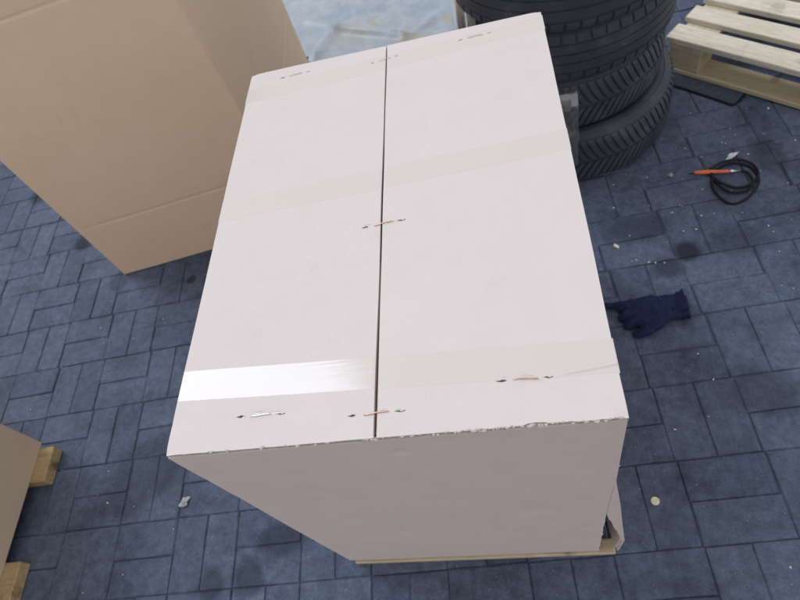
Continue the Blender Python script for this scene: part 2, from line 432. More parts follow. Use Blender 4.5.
# ------------------------------------------------------------------ main cardboard box on its low pallet
BX, BY, BR = -1.05389, -0.76441, -0.05325
BW, BL, BH = 0.6345, 0.8702, 0.8736
ZB = 0.026
T = 0.0065
def warp_panel(bm, amp, axis, sc=3.0, seed=0.0):
    for v in bm.verts:
        n = mnoise.noise(Vector((v.co.x * sc + seed, v.co.y * sc - seed, v.co.z * sc + seed * 2)))
        v.co[axis] += n * amp
def sheet_bm(fun, nu, nv, thick_vec):
    """grid surface fun(i/nu, j/nv) given a thickness along thick_vec"""
    bm = bmesh.new(); tv = Vector(thick_vec)
    A = [[bm.verts.new(fun(i / nu, j / nv)) for j in range(nv + 1)] for i in range(nu + 1)]
    B = [[bm.verts.new(Vector(fun(i / nu, j / nv)) + tv) for j in range(nv + 1)] for i in range(nu + 1)]
    for i in range(nu):
        for j in range(nv):
            bm.faces.new((A[i][j], A[i + 1][j], A[i + 1][j + 1], A[i][j + 1]))
            bm.faces.new((B[i][j], B[i][j + 1], B[i + 1][j + 1], B[i + 1][j]))
    for i in range(nu):
        bm.faces.new((A[i][0], B[i][0], B[i + 1][0], A[i + 1][0])); bm.faces.new((A[i][nv], A[i + 1][nv], B[i + 1][nv], B[i][nv]))
    for j in range(nv):
        bm.faces.new((A[0][j], A[0][j + 1], B[0][j + 1], B[0][j])); bm.faces.new((A[nu][j], B[nu][j], B[nu][j + 1], A[nu][j + 1]))
    bmesh.ops.recalc_face_normals(bm, faces=bm.faces)
    return bm
def main_box():
    t = thing('cardboard_box', 'large pale closed cardboard box with stapled and taped top, in the middle', 'box', (BX, BY, 0), BR)
    ZT = BH - T - .001
    lerp = lambda a, b, f: a + (b - a) * f
    # right edge of the front panel (torn away from the corner low down) and the flared corner
    edge = [(.875, .6335), (.62, .6325), (.565, .630), (.38, .6255), (.20, .6235), (ZB, .6215)]
    def edge_u(z):
        for (z1, u1), (z0, u0) in zip(edge, edge[1:]):
            if z >= z0: return lerp(u0, u1, (z - z0) / (z1 - z0))
        return edge[-1][1]
    flare = [(.875, .6345), (.60, .6335), (.44, .649), (.30, .660), (.147, .673), (.06, .668), (ZB, .664)]
    def flare_u(z):
        for (z1, u1), (z0, u0) in zip(flare, flare[1:]):
            if z >= z0: return lerp(u0, u1, (z - z0) / (z1 - z0))
        return flare[-1][1]
    def front(f, g):
        z = lerp(ZB, ZT - .0005, g ** .9); u = lerp(0, edge_u(z) + (.003 * mnoise.noise(Vector((z * 50, 2, 6))) if z < .36 else 0), f)
        y = .0016 * mnoise.noise(Vector((u * 4, z * 4, 1))) + .0006 * mnoise.noise(Vector((u * 14, z * 14, 3))) - .0020 * math.sin(g * math.pi) * math.sin(f * math.pi)
        for du, dz, rr0, h0 in ((.335, .815, .012, .0022), (.13, .60, .02, .0012), (.50, .45, .03, .0014), (.22, .33, .015, .0012), (.57, .74, .014, .0012)):
            y += h0 * math.exp(-(((u - du) / rr0) ** 2 + ((z - dz) / rr0) ** 2))
        y += .0005 * math.exp(-((z - .28) / .006) ** 2)      # score line
        return (u, y * min(1, (1 - g) * 30), z)
    link('front_panel', from_bm(sheet_bm(front, 70, 150, (0, T, 0)), 'front_panel'), M['card_v'], t)
    def corner_strip(f, g):
        z = lerp(.03, .60, g)
        uo = flare_u(z) - .0005
        # tear line: meets the front panel at z = 0.38, runs out to the flared corner below
        ui = edge_u(z) + .0006 if z > .38 else lerp(flare_u(.12) - .004, edge_u(.38) + .0006, max(0, (z - .12) / .26) ** 1.15)
        ui = min(ui + ((.0035 * mnoise.noise(Vector((z * 45, 3, 1))) + .002 * mnoise.noise(Vector((z * 170, 5, 1)))) if z < .38 else 0), uo - .002)
        return (lerp(ui, uo, f), .001 - .006 * max(0, .5 - z) * f - .001, z)
    link('torn_corner', from_bm(sheet_bm(corner_strip, 3, 40, (0, T * .8, 0)), 'torn_corner'), M['card_v'], t)['label'] = 'torn lower right corner flaring out'
    def side_r(f, g):
        z = lerp(ZB, ZT - .0005, g); k = (1 - f) ** 2
        return (lerp(BW, flare_u(z), k), T * .8 + .0005 + f * (BL - T - .002), z)
    link('side_panel', from_bm(sheet_bm(side_r, 20, 26, (-T, 0, 0)), 'side_panel'), M['card_v'], t)
    def side_l(f, g):
        z = lerp(ZB, ZT - .0005, g); return (.001 * mnoise.noise(Vector((f * 3, z * 3, 8))), T + .001 + f * (BL - 2 * T - .002), z)
    link('side_panel', from_bm(sheet_bm(side_l, 16, 16, (T, 0, 0)), 'side_panel'), M['card_v'], t)
    link('back_panel', from_bm(box_bm(0, BW - .001, BL - T, BL, ZB, ZT - .0005), 'back_panel'), M['card_v'], t)
    # inner short flaps under the top (closes the view through the slit)
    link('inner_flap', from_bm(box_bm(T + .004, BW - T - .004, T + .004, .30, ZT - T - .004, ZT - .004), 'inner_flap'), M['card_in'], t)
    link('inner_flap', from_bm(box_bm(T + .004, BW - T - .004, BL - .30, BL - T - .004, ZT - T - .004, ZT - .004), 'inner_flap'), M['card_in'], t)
    # two long top flaps with ragged front edge
    rr = random.Random(11)
    def ragged(u):
        n = mnoise.noise(Vector((u * 55, 7.7, 0))); m = mnoise.noise(Vector((u * 190, 1.7, 0)))
        amt = .35 + .9 * max(0, (u - .30) / .33)
        v = .0016 + amt * (.0007 * n + .0008 * m)
        if .505 < u < .545: v += .0030 * math.sin((u - .505) / .04 * math.pi)
        return v
    def flap_z(u, v):
        z = BH + .0016 * mnoise.noise(Vector((u * 5, v * 4, 4))) - .0008
        z -= .0012 * math.exp(-((v - .048) / .010) ** 2) * (.4 + .6 * abs(mnoise.noise(Vector((u * 9, 2, 0)))))
        for cu, cv in ((0, 0), (BW, 0), (0, BL), (BW, BL)): z -= .0022 * math.exp(-(((u - cu) / .010) ** 2 + ((v - cv) / .010) ** 2))
        e = u / .3112 if u < .3134 else (BW - u) / .32
        return z - (.0016 if u < .3134 else .0005) * max(e, 0) ** 2 * (math.sin(v / BL * math.pi) ** 2 * .7 + .3)
    def flap(u0f, u1f, name, sag):
        nu, nv = 90, 120
        def fun(a, b):
            bb = b ** 1.15
            v0 = ragged(lerp(u0f(0), u1f(0), a)); v = lerp(v0, BL, bb)
            u = lerp(u0f(bb), u1f(bb), a)
            return (u, v, flap_z(u, v))
        me = from_bm(sheet_bm(fun, nu, nv, (0, 0, -T)), name)
        me.materials.append(M['card']); me.materials.append(M['card_edge'])
        for p in me.polygons:
            if p.normal.y < -.6: p.material_index = 1
        return link(name, me, None, t)
    flap(lambda f: -.0003 + .0012 * mnoise.noise(Vector((f * 4, 1, 1))), lambda f: .3110 + .0007 * mnoise.noise(Vector((f * 5, 4, 1))), 'top_flap', .0016)
    flap(lambda f: lerp(.3156, .3138, f) + .0006 * mnoise.noise(Vector((f * 6, 7, 1))), lambda f: BW + .0003 + .0012 * mnoise.noise(Vector((f * 4, 9, 1))), 'top_flap', -.0005)
    # torn paper fringe along the front edge (bright folded liner under the ragged flap)
    bm = bmesh.new()
    for i in range(150):
        u = .004 + (BW - .012) * (i + rr.random()) / 150
        if rr.random() < (.8 if u < .3 else .5): continue
        w = rr.uniform(.001, .005); h = rr.uniform(.0004, .0014) * (1 + 1.6 * (u > .33))
        y = rr.uniform(-.0012, .002)
        vs = [bm.verts.new((u - w, y + .002, BH - .0012)), bm.verts.new((u + w, y + .002, BH - .0012)), bm.verts.new((u + w * .4, y - .0015, BH - .0012 + h)), bm.verts.new((u - w * .5, y - .001, BH - .0012 + h * .6)), bm.verts.new((u, y + .004, BH - .0035))]
        bm.faces.new((vs[0], vs[1], vs[2], vs[3])); bm.faces.new((vs[0], vs[4], vs[1]))
    tag(link('torn_paper_fringe', from_bm(bm, 'torn_paper_fringe'), M['card_edge'], t), kind='stuff')
    # tapes: strip over the top, with tails folded down both sides
    def tape(vL, vR, w, drop, seed, lab):
        xs_all = [[-drop, -.03, -.0015] + [i / 60 * .3085 for i in range(61)], [.3175 + i / 60 * (BW - .3175) for i in range(61)] + [BW + .0015, BW + .03, BW + drop]]
        for xs in xs_all:
            bm = bmesh.new(); nv = 7; A = []
            for x in xs:
                row = []
                for j in range(nv + 1):
                    v = lerp(vL, vR, x / BW) + (min(max((j - 1) / (nv - 2), 0), 1) - .5) * w + (-.0004 if j == 0 else .0004 if j == nv else 0)
                    dz = -.0003 if j in (0, nv) else 0
                    if x < 0: co = (-.0010, v, BH + .0008 + x)
                    elif x > BW: co = (BW + .0012, v, BH + .0008 - (x - BW))
                    else: co = (min(max(x, -.0010), BW + .0012), v, flap_z(x, v) + .00018 + dz)
                    row.append(bm.verts.new(co))
                A.append(row)
            for i in range(len(xs) - 1):
                for j in range(nv): bm.faces.new((A[i][j], A[i + 1][j], A[i + 1][j + 1], A[i][j + 1]))
            me = from_bm(bm, 'packing_tape', True); me.set_sharp_from_angle(angle=R(14))
            o = link('packing_tape', me, M['tape'], t)
            o['label'] = lab
    tape(.110, .086, .050, .07, 1.0, 'glossy clear tape nearest the front edge')
    tape(.466, .494, .050, .07, 2.0, 'clear tape across the middle of the top')
    tape(.796, .830, .046, .07, 3.0, 'clear tape near the rear edge')
    # wire staples
    def staple(u0, v0, u1, v1, mat, size=1.0):
        a = Vector((u0, v0, 0)); b = Vector((u1, v1, 0)); d = (b - a).normalized(); n = Vector((-d.y, d.x, 0)); L = (b - a).length
        bm = bmesh.new()
        pts = []
        for k in range(13):
            f = k / 12
            p = a.lerp(b, .24 + .52 * f)
            pts.append((p.x + n.x * .0009 * math.sin(f * 4.2 + u0 * 40), p.y + n.y * .0009 * math.sin(f * 4.2 + u0 * 40), flap_z(p.x, p.y) + .0010 + .0005 * math.sin(f * math.pi) - (.004 if k in (0, 12) else 0)))
        tube_bm(pts, .00095 * size, 6, bm)
        st = link('wire_staple', from_bm(bm, 'wire_staple', True), mat, t)
        # torn liner slivers, then raised near-black pieces painting the shade of wire-end holes
        bm = bmesh.new()
        for k in range(5):
            c0 = a.lerp(b, rr.uniform(.05, .95)) + n * rr.uniform(-.0045, .0045) * size; l0 = rr.uniform(.004, .009) * size; z0 = flap_z(c0.x, c0.y)
            e = d * l0; g = n * rr.uniform(.0012, .0022)
            vs = [bm.verts.new((c0 - e).to_tuple()[:2] + (z0 + .0001,)), bm.verts.new((c0 + g).to_tuple()[:2] + (z0 + .0011,)), bm.verts.new((c0 + e).to_tuple()[:2] + (z0 + .0001,)), bm.verts.new((c0 - g).to_tuple()[:2] + (z0 + .0001,))]
            bm.faces.new(vs)
        tag(link('torn_liner', from_bm(bm, 'torn_liner'), M['tape'], st), kind='stuff')
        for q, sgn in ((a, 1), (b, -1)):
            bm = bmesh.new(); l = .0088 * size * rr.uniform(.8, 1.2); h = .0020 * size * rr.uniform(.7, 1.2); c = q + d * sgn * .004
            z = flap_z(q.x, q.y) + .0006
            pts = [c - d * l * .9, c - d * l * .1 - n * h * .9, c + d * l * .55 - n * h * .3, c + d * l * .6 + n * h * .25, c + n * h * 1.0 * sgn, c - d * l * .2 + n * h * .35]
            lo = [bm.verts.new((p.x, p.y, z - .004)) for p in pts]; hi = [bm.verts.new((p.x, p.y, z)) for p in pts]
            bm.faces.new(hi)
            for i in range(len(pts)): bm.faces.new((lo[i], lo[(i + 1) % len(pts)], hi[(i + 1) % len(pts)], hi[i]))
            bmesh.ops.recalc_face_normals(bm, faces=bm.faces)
            link('puncture_shade', from_bm(bm, 'puncture_shade'), M['puncture_shade'], st)
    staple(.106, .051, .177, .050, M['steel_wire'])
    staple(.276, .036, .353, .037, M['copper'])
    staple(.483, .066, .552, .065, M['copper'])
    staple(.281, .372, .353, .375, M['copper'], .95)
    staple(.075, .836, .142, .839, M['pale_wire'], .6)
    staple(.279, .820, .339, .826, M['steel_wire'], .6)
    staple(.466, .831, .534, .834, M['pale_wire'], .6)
    # lifted crease running from the right staple to the edge
    bm = bmesh.new(); rows = []
    P = spline([(.556, .066, 0), (.58, .068, 0), (.605, .0705, 0), (.633, .0735, 0)], 8)
    for i, p in enumerate(P):
        f = i / (len(P) - 1); h = .0016 * min(1, f * 3 + .1); w = .0032
        z = flap_z(min(p.x, BW), p.y) + .0001
        rows.append([bm.verts.new((p.x, p.y + dv * w, z + hh * h)) for dv, hh in ((-1, 0), (-.5, .25), (-.1, 1), (.2, 1), (.6, .3), (1, 0))])
    for A, B in zip(rows, rows[1:]):
        for j in range(5): bm.faces.new((A[j], B[j], B[j + 1], A[j + 1]))
    link('tape_wrinkle', from_bm(bm, 'tape_wrinkle', True), M['tape'], t)
    return t
main_box()

def small_pallet():
    t = thing('wooden_pallet', 'low yellow wooden pallet just showing under the large pale box', 'pallet', (BX, BY, 0), BR)
    for v0 in (-.006, .385, .775):
        link('bottom_board', from_bm(box_bm(.012, .660, v0, v0 + (.034 if v0 < 0 else .10), .001, .0205, .002), 'bottom_board'), M['wood_low'], t)
        for u0 in (.028, .28, .525):
            link('block', from_bm(box_bm(u0, u0 + .075, v0 + .036 if v0 < 0 else v0 + .02, v0 + .09, .0208 if v0 > 0 else .001, .098, .002), 'block'), M['wood_low'], t)
    for u0 in (.028, .28, .525):
        link('stringer', from_bm(box_bm(u0, u0 + .075, .016, .862, .0985, .118, .002), 'stringer'), M['wood_y'], t)
    for k in range(7):
        v0 = .016 + k * .123
        link('top_board', from_bm(box_bm(.010, .606, v0, v0 + .095, .1185, .138, .002), 'top_board'), M['wood'], t)
small_pallet()

# ------------------------------------------------------------------ tall brown box behind, left
def tall_box():
    yaw = R(5.57); W, D, H = 0.7726, 1.031, 1.28; Tt = .007; ZC = (.28, 1.0)
    t = thing('cardboard_box', 'tall brown cardboard box with horizontal score lines, standing behind at upper left', 'box', (-2.010, .390, 0), yaw)
    sk = Vector((-.033 * math.cos(yaw) + 1.03 * math.sin(yaw), .033 * math.sin(yaw) + 1.03 * math.cos(yaw), 0)).normalized()
    def panel(P0, du, L, nrm, name):
        nu = 14; zs = []
        z = .004
        zl = [.004, .1, .2, .262, .272, .276, .280, .284, .288, .298, .36, .5, .64, .8, .9, .982, .992, .996, 1.0, 1.004, 1.008, 1.02, 1.1, 1.2, H]
        P0 = Vector(P0); du = Vector(du); nrm = Vector(nrm)
        bm = bmesh.new()
        def surf(i, z, off):
            s_ = i / nu * L
            b = .0025 * math.sin(math.pi * i / nu) * math.sin(math.pi * z / H) + .0025 * mnoise.noise(Vector((s_ * 2.5 + P0.x * 9, z * 2.5, P0.y)))
            for zc in ZC: b -= .0018 * math.exp(-((z - zc) / .0055) ** 2)
            edge = min(i, nu - i) / nu
            return P0 + du * s_ + Vector((0, 0, z)) + nrm * (b * min(1, edge * 8) + off)
        A = [[bm.verts.new(surf(i, z, 0)) for z in zl] for i in range(nu + 1)]
        B = [[bm.verts.new(surf(i, z, -Tt)) for z in zl] for i in range(nu + 1)]
        n = len(zl)
        for i in range(nu):
            for j in range(n - 1):
                bm.faces.new((A[i][j], A[i + 1][j], A[i + 1][j + 1], A[i][j + 1])); bm.faces.new((B[i][j], B[i][j + 1], B[i + 1][j + 1], B[i + 1][j]))
            bm.faces.new((A[i][0], B[i][0], B[i + 1][0], A[i + 1][0])); bm.faces.new((A[i][-1], A[i + 1][-1], B[i + 1][-1], B[i][-1]))
        for j in range(n - 1):
            bm.faces.new((A[0][j], A[0][j + 1], B[0][j + 1], B[0][j])); bm.faces.new((A[nu][j], B[nu][j], B[nu][j + 1], A[nu][j + 1]))
        bmesh.ops.recalc_face_normals(bm, faces=bm.faces)
        link(name, from_bm(bm, name, False), M['kraft'], t)
    panel((0, 0, 0), (1, 0, 0), W, (0, -1, 0), 'front_panel')
    panel((W + .0015, Tt + .001, 0), sk, D - 2 * Tt - .002, (1, 0, 0), 'side_panel')
    panel((-.0015, Tt + .001, 0), sk, D - 2 * Tt - .002, (-1, 0, 0), 'side_panel')
    panel((sk.x * D, sk.y * D, 0), (1, 0, 0), W, (0, 1, 0), 'back_panel')
    # rounded crease down the near corner
    bm = tube_bm([(W - .0085, .0085, z / 20 * (H - .008) + .004) for z in range(21)], .0102, 16)
    link('corner_fold', from_bm(bm, 'corner_fold', True), M['kraft'], t)
    for a, b in ((.0, W / 2 - .002), (W / 2 + .002, W)):
        link('top_flap', from_bm(slab_poly_bm([(a, .001), (b, .001), (b + sk.x * D, D * sk.y - .001), (a + sk.x * D, D * sk.y - .001)], H + .001, H + .007), 'top_flap'), M['kraft'], t)
tall_box()

# ------------------------------------------------------------------ box on beams, lower left corner
def corner_box():
    t = thing('wooden_skid', 'skid of flat yellow beams under the brown box at the lower left edge', 'skid', (0, 0, 0))
    for y1 in (-.327, -.680, -1.033):
        link('beam', from_bm(box_bm(-2.88, -2.071, y1 - .115, y1, .001, .044, .003), 'beam'), M['beam'], t)
    b = thing('cardboard_box', 'brown cardboard box on wooden beams cut off by the lower left edge', 'box', (0, 0, 0))
    x0, x1, y0, y1, z0, z1, T_ = -2.86, -2.122, -1.16, -.309, .0450, .70, .006
    link('side_panel', from_bm(box_bm(x1 - T_, x1, y0, y1, z0, z1, .0008), 'side_panel'), M['kraft2'], b)
    link('side_panel', from_bm(box_bm(x0, x0 + T_, y0, y1, z0, z1), 'side_panel'), M['kraft2'], b)
    link('back_panel', from_bm(box_bm(x0 + T_ + .001, x1 - T_ - .001, y1 - T_, y1, z0, z1), 'back_panel'), M['kraft2'], b)
    link('front_panel', from_bm(box_bm(x0 + T_ + .001, x1 - T_ - .001, y0, y0 + T_, z0, z1), 'front_panel'), M['kraft2'], b)
    for a, c in ((y0, (y0 + y1) / 2 - .0015), ((y0 + y1) / 2 + .0015, y1)):
        link('top_flap', from_bm(box_bm(x0, x1, a, c, z1 + .0005, z1 + .0065), 'top_flap'), M['kraft2'], b)
corner_box()

# ------------------------------------------------------------------ tyres
def lathe(prof, n, bm=None):
    bm = bm or bmesh.new(); rings = []
    for k in range(n):
        a = 2 * math.pi * k / n
        rings.append([bm.verts.new((r * math.cos(a), r * math.sin(a), z)) for r, z in prof])
    m = len(prof)
    for k in range(n):
        A, B = rings[k], rings[(k + 1) % n]
        for j in range(m): bm.faces.new((A[j], B[j], B[(j + 1) % m], A[(j + 1) % m]))
    bmesh.ops.recalc_face_normals(bm, faces=bm.faces)
    return bm
def tyre_profile(summer):
    if summer:
        tread = [(.341, 0), (.341, .012), (.3365, .013), (.3365, .018), (.341, .019), (.340, .046), (.336, .047), (.336, .052), (.336, .053), (.333, .074), (.327, .084), (.318, .092)]
    else:
        tread = [(.338, 0), (.338, .03), (.337, .06), (.334, .074), (.328, .084), (.319, .091)]
    side = [(.309, .0955), (.307, .0945), (.300, .0965), (.284, .097), (.282, .0958), (.270, .096), (.252, .093), (.250, .0915), (.236, .088), (.226, .080), (.219, .072), (.2165, .062)]
    inner = [(.224, .058), (.26, .078), (.295, .084), (.318, .07), (.325, .03)]
    half = tread + side + inner
    return half + [(r, -z) for r, z in half[::-1] if z > 0] + []
def lugs(n, stations, gap, skew, bm, halves=(1, -1)):
    for half in halves:
        for k in range(n):
            a0 = 2 * math.pi * (k + (.5 if half < 0 else 0)) / n
            w = 2 * math.pi / n * (1 - gap) / 2
            rows = []
            for z, rt, rb in stations:
                a = a0 + skew * (z / .1) ** .7
                rows.append([bm.verts.new((r * math.cos(a + s * w), r * math.sin(a + s * w), half * z)) for r, s in ((rb, -1), (rt, -.94), (rt, .94), (rb, 1))])
            for A, B in zip(rows, rows[1:]):
                for j in range(3): bm.faces.new((A[j], A[j + 1], B[j + 1], B[j]))
            bm.faces.new(rows[0]); bm.faces.new(rows[-1])
    bmesh.ops.recalc_face_normals(bm, faces=bm.faces)
    return bm
def tyres():
    win_c = from_bm(lathe(tyre_profile(False), 96), 'tyre_casing', True)
    win_t = from_bm(lugs(84, [(.006, .3445, .335), (.022, .3445, .335), (.040, .3440, .335), (.058, .3425, .334), (.070, .3395, .331), (.078, .335, .328)], .26, -.17, bmesh.new()), 'tyre_tread')
    sum_c = from_bm(lathe(tyre_profile(True), 96), 'tyre_casing', True)
    ss = [(.053, .3405, .330), (.066, .3385, .328), (.076, .335, .325), (.084, .3285, .320)]
    sum_t = from_bm(lugs(52, ss, .13, -.03, bmesh.new(), (1,)), 'shoulder_tread')
    sum_t2 = from_bm(lugs(52, ss, .13, -.03, bmesh.new(), (-1,)), 'shoulder_tread')
    for m in (win_c, sum_c):
        m.materials.append(M['rubber'])
        try: m.set_sharp_from_angle(angle=R(35))
        except Exception: pass
    for m in (win_t, sum_t, sum_t2): m.materials.append(M['rubber_t'])
    x, y = -.200, .715
    spec = [(0, 0, .000, 1.0, 0, 'w', 'winter tyre with V tread, bottom of the stack behind the box', 1.10),
            (-.030, .016, .2145, .965, .4, 'w', 'winter tyre with ribbed shoulder, second from the bottom of the stack', 1.03),
            (-.016, -.004, .4155, .97, 1.1, 's', 'worn black tyre with slit shoulder, third from the bottom of the stack', .93),
            (-.010, -.035, .5970, .99, 2.0, 's', 'worn black tyre with smooth ribs, fourth from the bottom of the stack', .98),
            (-.010, -.03, .7880, .98, 2.6, 's', 'topmost black tyre of the stack, cut off by the upper edge', .98)]
    for dx, dy, z, sc, a, kind, lab, zs in spec:
        t = thing('car_tyre', lab, 'tyre', (x + dx, y + dy, z), a, 'stack of car tyres')
        hz = .0975 * zs
        for nm, me in ((('casing', win_c), ('tread', win_t)) if kind == 'w' else (('casing', sum_c), ('shoulder_tread', sum_t), ('shoulder_tread', sum_t2))):
            o = link(nm, me, None, t); o.location = (0, 0, hz); o.scale = (sc, sc, zs)
    # clear film around the stack
    f = thing('stretch_film', 'clear shiny plastic film clinging to the side of the tyre stack', 'film', (x, y, 0))
    rf = random.Random(5)
    def patch(a0, a1, z0, z1, rad, seed, nm, tail=0):
        bm = bmesh.new(); nu, nv = 40, 20
        G = []
        for i in range(nu + 1):
            row = []
            for j in range(nv + 1):
                u, v = i / nu, j / nv
                a = R(a0 + (a1 - a0) * u) + .012 * mnoise.noise(Vector((seed, v * 5, 0))) * (1 if u > .5 else 0)
                z = z0 + (z1 - z0) * v + (.05 * (1 - v) * mnoise.noise(Vector((u * 4, seed, 9))) if v < .5 else 0) + .006 * mnoise.noise(Vector((u * 7, seed, v)))
                r = rad + .006 * mnoise.noise(Vector((u * 9, v * 4, seed))) + .003 * mnoise.noise(Vector((u * 30, v * 8, seed)))
                if v > .88: r -= .09 * (v - .88) ** 1.2 / .12
                row.append(bm.verts.new((r * math.cos(a), r * math.sin(a), z)))
            G.append(row)
        for i in range(nu):
            for j in range(nv): bm.faces.new((G[i][j], G[i + 1][j], G[i + 1][j + 1], G[i][j + 1]))
        link(nm, from_bm(bm, nm, True), M['film'], f)
    patch(-150, -96, .10, .395, .353, 1.3, 'film_wrap')
    patch(150, 215, .30, .90, .356, 4.1, 'film_wrap')
tyres()

# ------------------------------------------------------------------ pale pallet, upper right, on a dark mat
def pallet():
    yaw = R(-46.5)
    t = thing('wooden_pallet', 'pale slatted wooden pallet lying empty at the upper right', 'pallet', (.176, .864, 0), yaw)
    rp = random.Random(9)
    v = 0.0
    for k in range(8):
        w = .082 + rp.uniform(-.006, .008)
        o = link('top_board', from_bm(box_bm(rp.uniform(-.006, .006), 1.2 + rp.uniform(-.006, .006), v, v + w, .122, .1435 + rp.uniform(-.001, .001), .002), 'top_board'), M['wood'], t)
        v += w + .043
    depth = v - .043
    for u0 in (.012, .53, 1.07):
        link('stringer', from_bm(box_bm(u0, u0 + .125, .002, depth - .002, .1005, .1215, .002), 'stringer'), M['wood_y'], t)
        for v0 in (.004, depth / 2 - .05, depth - .104):
            link('block', from_bm(box_bm(u0 + .002, u0 + .12, v0, v0 + .10, .0225, .1, .002), 'block'), M['wood_low'], t)
    for v0 in (.0, depth / 2 - .05, depth - .10):
        link('bottom_board', from_bm(box_bm(.004, 1.196, v0, v0 + .10, .005, .022, .002), 'bottom_board'), M['wood_low'], t)
    m = thing('rubber_mat', 'thin dark mat edge showing beside the pale pallet', 'mat', (.176, .864, 0), yaw)
    pts = [(.03, -.062), (.25, -.066), (.305, -.068), (.312, -.060), (.313, .10), (.028, .11)]
    link('mat', from_bm(slab_poly_bm(pts, .0015, .0045), 'mat'), M['mat'], m)
    link('rim', from_bm(tube_bm([(.03, -.062, .004), (.15, -.0635, .005), (.25, -.066, .004), (.303, -.068, .005), (.312, -.058, .004), (.313, .02, .004)], .0038, 8), 'rim', True), M['cable'], m)
pallet()

# ------------------------------------------------------------------ pale plastic sheet behind the box
def sheet():
    bm = bmesh.new(); nx, ny = 110, 130
    X0, X1, Y0, Y1 = -1.275, .25, 1.18, 3.6
    def seg_d(x, y, a, b):
        ax, ay = a; bx, by = b; t = max(0, min(1, ((x - ax) * (bx - ax) + (y - ay) * (by - ay)) / ((bx - ax) ** 2 + (by - ay) ** 2)))
        return math.hypot(x - ax - t * (bx - ax), y - ay - t * (by - ay))
    folds = [((-1.14, 1.70), (-.80, 1.50), .026), ((-1.14, 1.70), (-1.24, 1.52), .022), ((-.52, 1.55), (-.38, 1.70), .016), ((-1.3, 1.85), (-1.1, 1.71), .012), ((-.95, 1.35), (-.6, 1.62), .008), ((-1.0, 2.0), (-.3, 1.85), .015)]
    G = []
    for i in range(nx + 1):
        row = []
        for j in range(ny + 1):
            x = X0 + (X1 - X0) * i / nx; y = Y0 + (Y1 - Y0) * (j / ny) ** 1.5
            x -= 2.2 * max(0, (y - 1.535)) * (1 - i / nx) ** 2
            z = .008 + .006 * max(0, mnoise.noise(Vector((x * 5, y * 5, 0)))) + .004 * abs(mnoise.noise(Vector((x * 14, y * 14, 3))))
            for a, b, h in folds: z += h * math.exp(-(seg_d(x, y, a, b) / .022) ** 2)
            row.append(bm.verts.new((x, y, z)))
        G.append(row)
    for i in range(nx):
        for j in range(ny): bm.faces.new((G[i][j], G[i + 1][j], G[i + 1][j + 1], G[i][j + 1]))
    o = link('plastic_sheet', from_bm(bm, 'plastic_sheet', True), M['sheet'])
    tag(o, 'pale blue creased plastic sheet with yellow stains lying behind the large box', 'sheet')
sheet()

# ------------------------------------------------------------------ coiled cable with orange handle
def coil():
    t = thing('coiled_cable', 'coiled thin black cable with orange handle lying on the paving', 'cable', (0, 0, 0))
    z = .004
    l1 = [(.175, .311), (.204, .335), (.259, .338), (.297, .310), (.302, .265), (.269, .232), (.221, .227), (.184, .257)]
    l2 = [(.172, .290), (.159, .229), (.187, .172), (.235, .177), (.280, .217), (.299, .258), (.290, .305), (.250, .330), (.205, .325)]
    l3 = [(.173, .272), (.197, .218), (.240, .206), (.275, .234), (.275, .277), (.254, .292)]
    path = [(.256, .2915, .008)]
    path += [(x, y, .007) for x, y in l3[::-1][1:]] 
    path += [(x, y, .009 + .004 * math.sin(i)) for i, (x, y) in enumerate(l1)]
    path += [(x, y, .005 + .003 * math.sin(i * 2)) for i, (x, y) in enumerate(l2)]
    path += [(.172, .300, .006), (.178, .330, .005)]
    link('cable', from_bm(tube_bm(spline(path, 8), .0042, 8), 'cable', True), M['cable'], t)
    a = Vector((.124, .322, .0085)); b = Vector((.226, .298, .0085))
    prof = [(0, .0025), (.06, .0052), (.2, .0068), (.45, .0072), (.6, .0064), (.64, .0054), (.7, .0060), (.95, .0052), (1, .004)]
    def rf(f):
        for (f0, r0), (f1, r1) in zip(prof, prof[1:]):
            if f <= f1: return r0 + (r1 - r0) * (f - f0) / (f1 - f0)
        return prof[-1][1]
    link('handle', from_bm(tube_bm([a.lerp(b, i / 24) for i in range(25)], rf, 14), 'handle', True), M['orange'], t)
    link('tip', from_bm(tube_bm([Vector((.106, .3225, .006)), Vector((.116, .322, .007)), Vector((.126, .3215, .008))], lambda f: .001 + .0022 * f, 10), 'tip', True), M['cable'], t)
    link('connector', from_bm(tube_bm([Vector((.226, .298, .0085)), Vector((.236, .2955, .0085)), Vector((.237, .2953, .0085)), Vector((.256, .2915, .008))], lambda f: .0058 if f < .5 else .0042, 12), 'connector', True), M['metal'], t)
coil()

